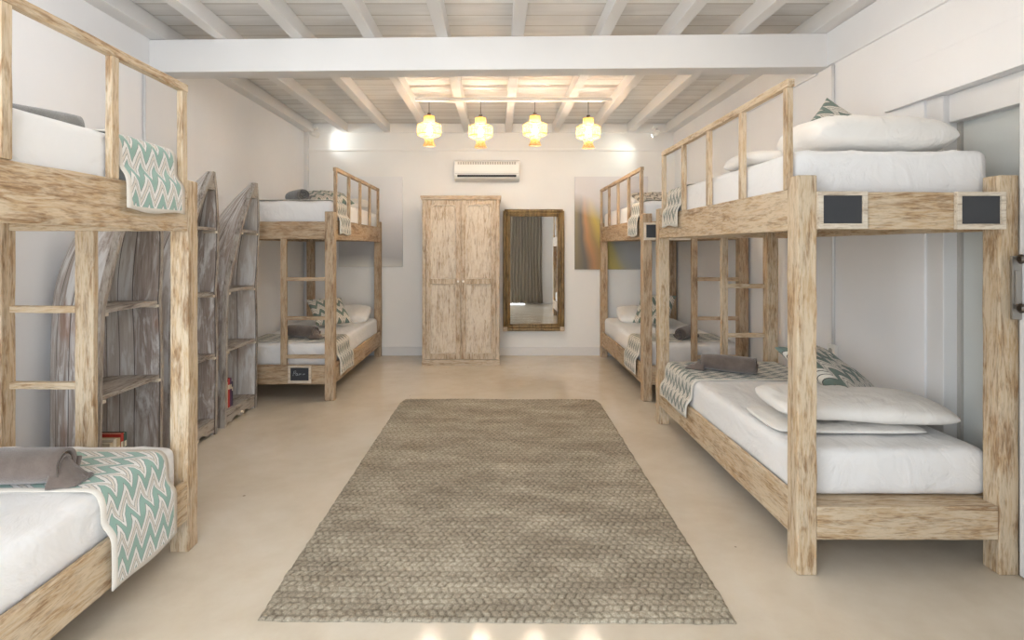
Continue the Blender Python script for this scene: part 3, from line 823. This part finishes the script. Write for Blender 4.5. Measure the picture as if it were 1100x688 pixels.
# ------------------------------------------------------------------ wardrobe
wr = empty('wardrobe', (-.445, 6.85, 0), 'tall limed wooden two door wardrobe standing against the back wall', 'wardrobe')
Wh, D, H = .475, .6, 2.085
m = MB(); m.box(-Wh, -Wh+.03, .022, D, .0, H-.05); m.box(Wh-.03, Wh, .022, D, 0, H-.05); m.box(-Wh+.03, Wh-.03, D-.02, D, .06, H-.05); m.box(-Wh+.03, Wh-.03, .05, D-.02, .06, .085); m.box(-Wh+.03, Wh-.03, .05, D-.02, 1.0, 1.02)
m.out('carcass', WARD[2], wr, bevel=.003)
for sx in (-Wh, Wh-.045):
    m = MB(); m.board(sx, sx+.045, 0, .0215, .075, H-.05, n=8); m.out('face_stile', WARD[2], wr, bevel=.003)
m = MB(); m.board(-Wh-.004, Wh+.004, -.006, .0215, 0, .074, n=6); m.out('plinth', WARD[0], wr, bevel=.004)
m = MB(); m.box(-Wh-.012, Wh+.012, -.012, D, H-.05, H-.022); m.box(-Wh-.02, Wh+.02, -.02, D, H-.0218, H); m.out('cornice', WARD[0], wr, bevel=.004)
def wdoor(x0, x1, kx, label):
    z0, z1 = .078, H-.054; st = .058; dm = MB()
    dm.board(x0, x0+st, .0, .021, z0, z1, n=8, jit=.001); dm.board(x1-st, x1, 0, .021, z0, z1, n=8, jit=.001)
    dm.box(x0+st, x1-st, .001, .02, z0, z0+.07); dm.box(x0+st, x1-st, .001, .02, 1.0, 1.065); dm.box(x0+st, x1-st, .001, .02, z1-.055, z1)
    d = dm.out('door', WARD[2], wr, bevel=.003); d['label'] = label
    for (a, b, arch) in ((z0+.07, 1.0, False), (1.065, z1-.055, True)):
        p = MB(); p.box(x0+st, x1-st, .012, .018, a, b); p.out('panel', WPAN, d)
        g = MB(); e = .012      # raised moulding round the panel, scooped corners on the upper one
        xa, xb, za, zb = x0+st+.004, x1-st-.004, a+.004, b-.004
        if arch:
            c = .035; pts = [(xa, za), (xb, za), (xb, zb-c)]
            pts += [(xb-c*math.sin(t*PI/12), zb-c*math.cos(t*PI/12)) for t in range(1, 6)][:0]
            pts += [(xb-.008, zb-c), (xb-c*.5, zb-c*.55), (xb-c, zb-.006), (xb-c, zb), (xa+c, zb), (xa+c, zb-.006), (xa+c*.5, zb-c*.55), (xa+.008, zb-c), (xa, zb-c)]
        else: pts = [(xa, za), (xb, za), (xb, zb), (xa, zb)]
        pts.append(pts[0])
        g.tube([(p_[0], .008, p_[1]) for p_ in pts], .010, 6); g.out('moulding', PALEW[2], d)
    k = MB(); k.tube([(kx, -.001, 1.035), (kx, -.014, 1.035), (kx, -.02, 1.035), (kx, -.03, 1.035), (kx, -.034, 1.035)], [.005,.006,.014,.014,.006], 14)
    k.out('knob', M_KNOB, d, smooth=True)
wdoor(-Wh+.047, -.0015, -.032, 'left door'); wdoor(.0015, Wh-.047, .032, 'right door')

# ------------------------------------------------------------------ mirror
mr = empty('wall_mirror', (.488, 7.44, .335), 'tall mirror in a bamboo frame hanging beside the wardrobe', 'mirror')
Wm, Hm = .82, 1.625
fr = MB()
for (off, r, yy) in ((.022, .022, 0), (.060, .02, -.004), (.088, .011, -.012)):
    for sgx in (-1, 1):
        x = sgx*(Wm/2-off); zz = [off+ (Hm-2*off)*i/10 for i in range(11)]
        fr.tube([(x, yy, z) for z in zz], [r*(1.09 if i in (3, 7) else 1) for i in range(11)], 10)
    for z in (off, Hm-off):
        xs = [-Wm/2+off+(Wm-2*off)*i/8 for i in range(9)]
        fr.tube([(x, yy, z) for x in xs], [r*(1.09 if i in (2, 6) else 1) for i in range(9)], 10)
fr.out('bamboo_frame', BAMBOO[2], mr, smooth=True)
m = MB(); m.box(-Wm/2+.085, Wm/2-.085, -.004, .002, .085, Hm-.085); m.out('glass', M_MIRROR, mr)
m = MB(); m.box(-Wm/2+.02, Wm/2-.02, .004, .012, .02, Hm-.02); m.out('backing', BAMBOO[0], mr)
for sx in (-1, 1):
    m = MB(); m.box(sx*(Wm/2-.03)-.03, sx*(Wm/2-.03)+.03, -.026, .0, .0, .06); m.out('corner_binding', WARD[0], mr, bevel=.008)
mr.rotation_euler = (R(-.3), 0, R(.5))
# air conditioner
ac = empty('air_conditioner', (-.135, 7.5, 2.33), 'white wall air conditioner above the wardrobe', 'air conditioner')
V = []; prof = [(0,0),(-.10,0),(-.165,.02),(-.195,.055),(-.205,.12),(-.205,.215),(-.19,.25),(-.15,.27),(0,.27)]
nseg = len(prof)
for x in (-.43, .43): V += [(x, a, b) for a, b in prof]
F = [(i, (i+1) % nseg, nseg+(i+1) % nseg, nseg+i) for i in range(nseg)]+[tuple(range(nseg)), tuple(range(nseg, 2*nseg))[::-1]]
mk('housing', V, F, M_WHITE, ac, bevel=.008)
m = MB()
for k in range(24): m.box(-.38+k*.032, -.357+k*.032, -.2078, -.19, .205, .238)
m.out('intake_grille', M_GREYP, ac)
m = MB(); m.add([(-.385,-.2,.042),(.385,-.2,.042),(.385,-.207,.07),(-.385,-.207,.07),(-.385,-.185,.042),(.385,-.185,.042),(.385,-.195,.07),(-.385,-.195,.07)],
      [(0,3,2,1),(4,5,6,7),(0,1,5,4),(1,2,6,5),(2,3,7,6),(3,0,4,7)]); m.out('air_outlet', M_DARK, ac)
m = MB(); m.box(-.385, .385, -.212, -.19, .026, .038); m.out('louver', M_WHITE, ac, bevel=.003)
m = MB(); m.box(-.415, .415, -.209, -.2045, .085, .089); m.out('panel_seam', M_GREYP, ac)
# canvases on the back wall
m = MB(); m.box(-2.12, -1.265, YB-.0265, YB-.0008, 1.19, 2.40)
tag(m.out('painting', paint_mat('pale'), bevel=.002), 'pale grey cloudy canvas on the back wall behind the farther left bunk', 'painting')
m = MB(); m.box(1.04, 2.02, YB-.0265, YB-.0008, 1.155, 2.40)
tag(m.out('painting', paint_mat('rays'), bevel=.002), 'abstract canvas of yellow, rust and grey streaks on the back wall right of the mirror', 'painting')

# ------------------------------------------------------------------ pendants and spots
m = MB(); m.box(-.84, 1.18, 5.73, 5.78, 2.957, 2.989)
m.box(-.5, -.3, 5.735, 5.775, 2.95, 2.957)
tag(m.out('ceiling_track', M_WHITE, bevel=.003), 'slim white bar under the joists that carries four lanterns', 'light track')
def lamp(x, zt, label, cordmat=M_CORD, wt=1.0):
    r = empty('pendant_lamp', (x, 5.755, zt), label, 'pendant lamp', 'rattan pendant lamps hanging from the white bar')
    m = MB(); m.tube([(0,0,.33), (0,0,2.957-zt)], .0035, 6); m.out('cord', cordmat, r)
    prof = [(.052,.30),(.056,.27),(.053,.238),(.07,.234),(.105,.222),(.122,.198),(.124,.15),(.118,.115),(.098,.098),(.07,.092),(.055,.085),(.046,.06),(.044,.045),(.058,.012),(.062,.0)]
    V = []; UV = []; F = []; n = 48; acc = 0
    for i, (a, b) in enumerate(prof):
        if i: acc += math.hypot(a-prof[i-1][0], b-prof[i-1][1])
        for k in range(n+1):
            t = 2*PI*k/n; V.append((a*math.cos(t), a*math.sin(t), b)); UV.append((k/n, acc))
    for i in range(len(prof)-1):
        for k in range(n): a = i*(n+1)+k; F.append((a, a+1, a+n+2, a+n+1))
    s = mk('lamp_shade', V, F, M_RATTAN, r, smooth=True, uv=UV)
    g = MB()
    for (a, z) in ((.053,.30),(.054,.236),(.123,.21),(.12,.113),(.056,.086),(.062,0)):
        g.tube([(a*math.cos(t*PI/16), a*math.sin(t*PI/16), z) for t in range(33)], .0035, 6, cap=False)
    g.out('rattan_rims', M_RATW, s)
    k = MB(); k.lathe([(.001,.34),(.018,.335),(.02,.27),(.018,.235),(.001,.23)], n=12); k.out('socket', M_CORD, r, smooth=True)
    b = MB(); b.lathe([(.001,.23),(.014,.225),(.022,.19),(.036,.165),(.038,.145),(.028,.118),(.001,.108)], n=18)
    b.out('bulb', M_BULB, r, smooth=True)
    ld = bpy.data.lights.new('pendant_light', 'POINT'); ld.energy = P_PEND*wt; ld.color = (1, .91, .78); ld.shadow_soft_size = .08; ld.specular_factor = 0
    lo = bpy.data.objects.new('pendant_light', ld); COL.objects.link(lo); lo.location = (0, 0, .165); lo.parent = r
M_FILL_LANT = emit('fill_lantern_shade', (1,.86,.68,1), 1.5)  # glowing shade of the added, unseen fill lanterns
M_BULB = emit('warm_bulb', (1, .80, .5, 1), 6)
P_PEND = 27
lamp(-.70, 2.500, 'rattan lantern furthest left on the white bar')
lamp(-.17, 2.483, 'second rattan lantern from the left, above the air conditioner')
lamp(.39, 2.503, 'third rattan lantern from the left on the white bar')
lamp(.94, 2.478, 'rattan lantern furthest right on the white bar')
for k, (x, lb) in enumerate([(-1.5,'added fill light shaped as a paper lantern, out of view before the cross beam, leftmost of the three'),(-.1,'added fill light shaped as a paper lantern, out of view before the cross beam, middle of the three'),(1.25,'added fill light shaped as a paper lantern, out of view before the cross beam, rightmost of the three')]):
    r = empty('fill_lantern', (x, 2.8, 2.82), lb, 'pendant lamp', 'unseen lanterns added as fill light')  # lanterns added just out of view to brighten the room
    m = MB(); m.tube([(0,0,.1), (0,0,.285)], .004, 6); m.out('cord', M_CORD, r)
    m = MB(); m.lathe([(.03,.102)]+[(.1*math.cos(a*PI/16)*(1+.012*(a%2)), .1*math.sin(a*PI/16)) for a in range(7,-8,-1)]+[(.03,-.102)], n=28)
    m.out('lamp_shade', M_FILL_LANT, r, smooth=True)
    ld = bpy.data.lights.new('fill_light', 'POINT'); ld.energy = (38, 30, 30)[k]; ld.color = ((.95, .97, 1), (1, .97, .95), (1, .88, .76))[k]; ld.shadow_soft_size = .11
    lo = bpy.data.objects.new('fill_light', ld); COL.objects.link(lo); lo.parent = r
def spot(loc, target, label, energy, col, tx):
    r = empty('spotlight', loc, label, 'spotlight')
    d = (Vector(target)-Vector(loc)).normalized()
    m = MB(); m.box(-.03, .03, -.02, .02, .07, .10); m.tube([(0,0,.08), (0,0,.0)], .008, 8); m.out('bracket', M_WHITE, r)
    c = MB(); c.tube([tuple(-d*.06), tuple(-d*.02), tuple(d*.045)], [.022, .034, .036], 16); c.out('lamp_head', M_WHITE, r, smooth=False)
    l = MB(); l.tube([tuple(d*.0455), tuple(d*.048)], .029, 16); l.out('lens', M_LENS, r)
    ld = bpy.data.lights.new('spot_beam', 'SPOT'); ld.energy = energy; ld.color = col; ld.spot_size = R(95); ld.spot_blend = 1; ld.shadow_soft_size = .02
    lo = bpy.data.objects.new('spot_beam', ld); COL.objects.link(lo); lo.parent = r; lo.location = d*.07
    lo.rotation_euler = d.to_track_quat('-Z', 'Y').to_euler()
M_LENS = emit('spot_lens', (1, .98, .92, 1), 14)
spot((2.02, 7.12, 2.90), (1.35, 7.5, 2.55), 'small lit spotlight high in the right back corner', 5, (.95, 1, .9), 1)
spot((-2.33, 7.15, 2.90), (-2.0, 7.5, 2.86), 'small spotlight high in the left back corner', 3, (.95, 1, .97), -1)

# ------------------------------------------------------------------ rug
def rug():
    W, L = 1.86, 3.162; nx, ny = 372, 558; V = []; F = []; at = []
    for j in range(ny+1):
        for i in range(nx+1):
            u = i/nx; v = j/ny; x = (u-.5)*W; y = (v-.5)*L
            # rows of plaited knots, every second row shifted by half a knot
            xx = x+.006*noise.noise(Vector((x*11, y*11, 5))); yy_ = y+.007*noise.noise(Vector((x*9, y*13, 9)))
            row = yy_/.038; k = math.floor(row); fr = row-k
            col = xx/.036+.5*(k % 2)+(.4 if k % 2 else -.4)*(fr-.5); c0 = math.floor(col); fc = col-c0
            h1 = noise.noise(Vector((c0*1.73, k*2.31, 0))); h2 = noise.noise(Vector((c0*2.9+7, k*1.7, 4)))
            hgt = math.sqrt(max(0, 1-((fr-.5)/.54)**2))*math.sqrt(max(0, 1-((fc-.5)/(.5+.12*h2))**2))
            strand = .5+.5*math.sin((fc*1.0+fr*(1 if k % 2 else -1))*2*PI*2.2)
            hgt *= .86+.35*h1; hgt *= .82+.18*strand
            e = min(x+W/2, W/2-x, y+L/2, L/2-y)
            z = .006+.007*hgt + .002*noise.noise(Vector((x*4, y*4, 0)))
            if e < .012: z *= .35+.65*max(0, e)/.012
            wob = .007*noise.noise(Vector((y*9, (x > 0)*5, 1)))+.004*noise.noise(Vector((y*30, (x > 0)*5, 3)))
            woy = .006*noise.noise(Vector((x*8, (y > 0)*5, 2)))+.004*noise.noise(Vector((x*32, (y > 0)*5, 4)))
            q = max(0, 1-(W/2-abs(x))/.15); p = max(0, 1-(L/2-abs(y))/.15)
            cr = .03*q*p*(1 if y > 0 else .2)      # back corners a little rounded
            V.append((x+wob*q-math.copysign(cr, x), y+woy*p-math.copysign(cr*.5, y), z)); at.append(hgt)
    Wd = nx+1
    for j in range(ny):
        for i in range(nx): a = j*Wd+i; F.append((a, a+1, a+Wd+1, a+Wd))
    # underside skirt
    ring = [i for i in range(nx+1)]+[j*Wd+nx for j in range(1, ny+1)]+[ny*Wd+i for i in range(nx-1, -1, -1)]+[j*Wd for j in range(ny-1, 0, -1)]
    b0 = len(V)
    for r_ in ring: V.append((V[r_][0], V[r_][1], .001)); at.append(.2)
    n = len(ring)
    for k in range(n): F.append((ring[k], b0+k, b0+(k+1) % n, ring[(k+1) % n]))
    me = bpy.data.meshes.new('woven_rug'); me.from_pydata(V, [], F); me.materials.append(M_RUG)
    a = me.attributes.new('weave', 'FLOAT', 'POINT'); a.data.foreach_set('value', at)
    for p in me.polygons: p.use_smooth = True
    o = bpy.data.objects.new('woven_rug', me); COL.objects.link(o)
    o.location = (.012, 3.735, 0); o.rotation_euler = (0, 0, R(-.55))
    tag(o, 'large chunky woven seagrass rug lying in the middle of the cement floor', 'rug')
rug()

# ------------------------------------------------------------------ curtain beside the doorway (seen in the mirror)
V = []; F = []; nx, nz = 150, 24
for lay in (0, 1):
    for j in range(nz+1):
        for i in range(nx+1):
            u = i/nx; z = .02+2.68*j/nz
            sp = 1+.08*(1-j/nz)
            x = .88+(u-.5)*.90*sp + .01*math.sin(j*.3+u*9); y = YF+.12+.035*math.sin(u*2*PI*11+.4*math.sin(j*.2)) + (.004 if lay else 0)
            V.append((x, y, z))
Wd = nx+1; N0 = Wd*(nz+1)
for j in range(nz):
    for i in range(nx): a = j*Wd+i; F.append((a, a+1, a+Wd+1, a+Wd)); F.append((N0+a, N0+a+Wd, N0+a+Wd+1, N0+a+1))
    for a in (j*Wd, j*Wd+nx): F.append((a, a+Wd, N0+a+Wd, N0+a))
for i in range(nx):
    for a in (i, nz*Wd+i): F.append((a, a+1, N0+a+1, N0+a))
cu = mk('curtain', V, F, M_CURT, smooth=True); tag(cu, 'pleated grey linen curtain seen as a reflection in the bamboo framed mirror', 'curtain')
m = MB(); m.tube([(-2.3, YF+.12, 2.72), (1.3, YF+.12, 2.72)], .014, 12); m.tube([(-2.28, YF+.03, 2.72), (-2.28, YF+.12, 2.72)], .01, 8); m.tube([(1.28, YF, 2.72), (1.28, YF+.12, 2.72)], .01, 8)
tag(m.out('curtain_rod', M_DSTEEL, smooth=True), 'dark rod holding the grey curtain, seen only in the mirror', 'curtain rod')

# ------------------------------------------------------------------ light
w = bpy.data.worlds.new('daylight'); scene.world = w; w.use_nodes = True; nt = w.node_tree; nt.nodes.clear()
bg = nt.nodes.new('ShaderNodeBackground'); ow = nt.nodes.new('ShaderNodeOutputWorld'); nt.links.new(bg.outputs[0], ow.inputs[0])
bg.inputs[0].default_value = (.84, .92, 1, 1); bg.inputs[1].default_value = 3.9
# portal for sky light coming in through the added, unseen doorway
ld = bpy.data.lights.new('doorway_daylight', 'AREA'); ld.shape = 'RECTANGLE'; ld.size = OX1-OX0; ld.size_y = OZ
ld.cycles.is_portal = True
lo = bpy.data.objects.new('doorway_daylight', ld); COL.objects.link(lo); lo.location = ((OX0+OX1)/2, YF-.14, OZ/2); lo.rotation_euler = (R(90), 0, 0)

# ------------------------------------------------------------------ camera
cd = bpy.data.cameras.new('camera'); cam = bpy.data.objects.new('camera', cd); COL.objects.link(cam)
cam.location = (0, 0, 1.45); cam.rotation_euler = (R(90), 0, 0)
cd.sensor_width = 36; cd.lens = 600/1100*36; cd.shift_x = 16/1100; cd.shift_y = -78/1100; cd.clip_start = .02
scene.camera = cam
vs = scene.view_settings
vs.view_transform = 'Standard'; vs.look = 'None'; vs.gamma = 1; vs.use_curve_mapping = False; vs.exposure = 0.78
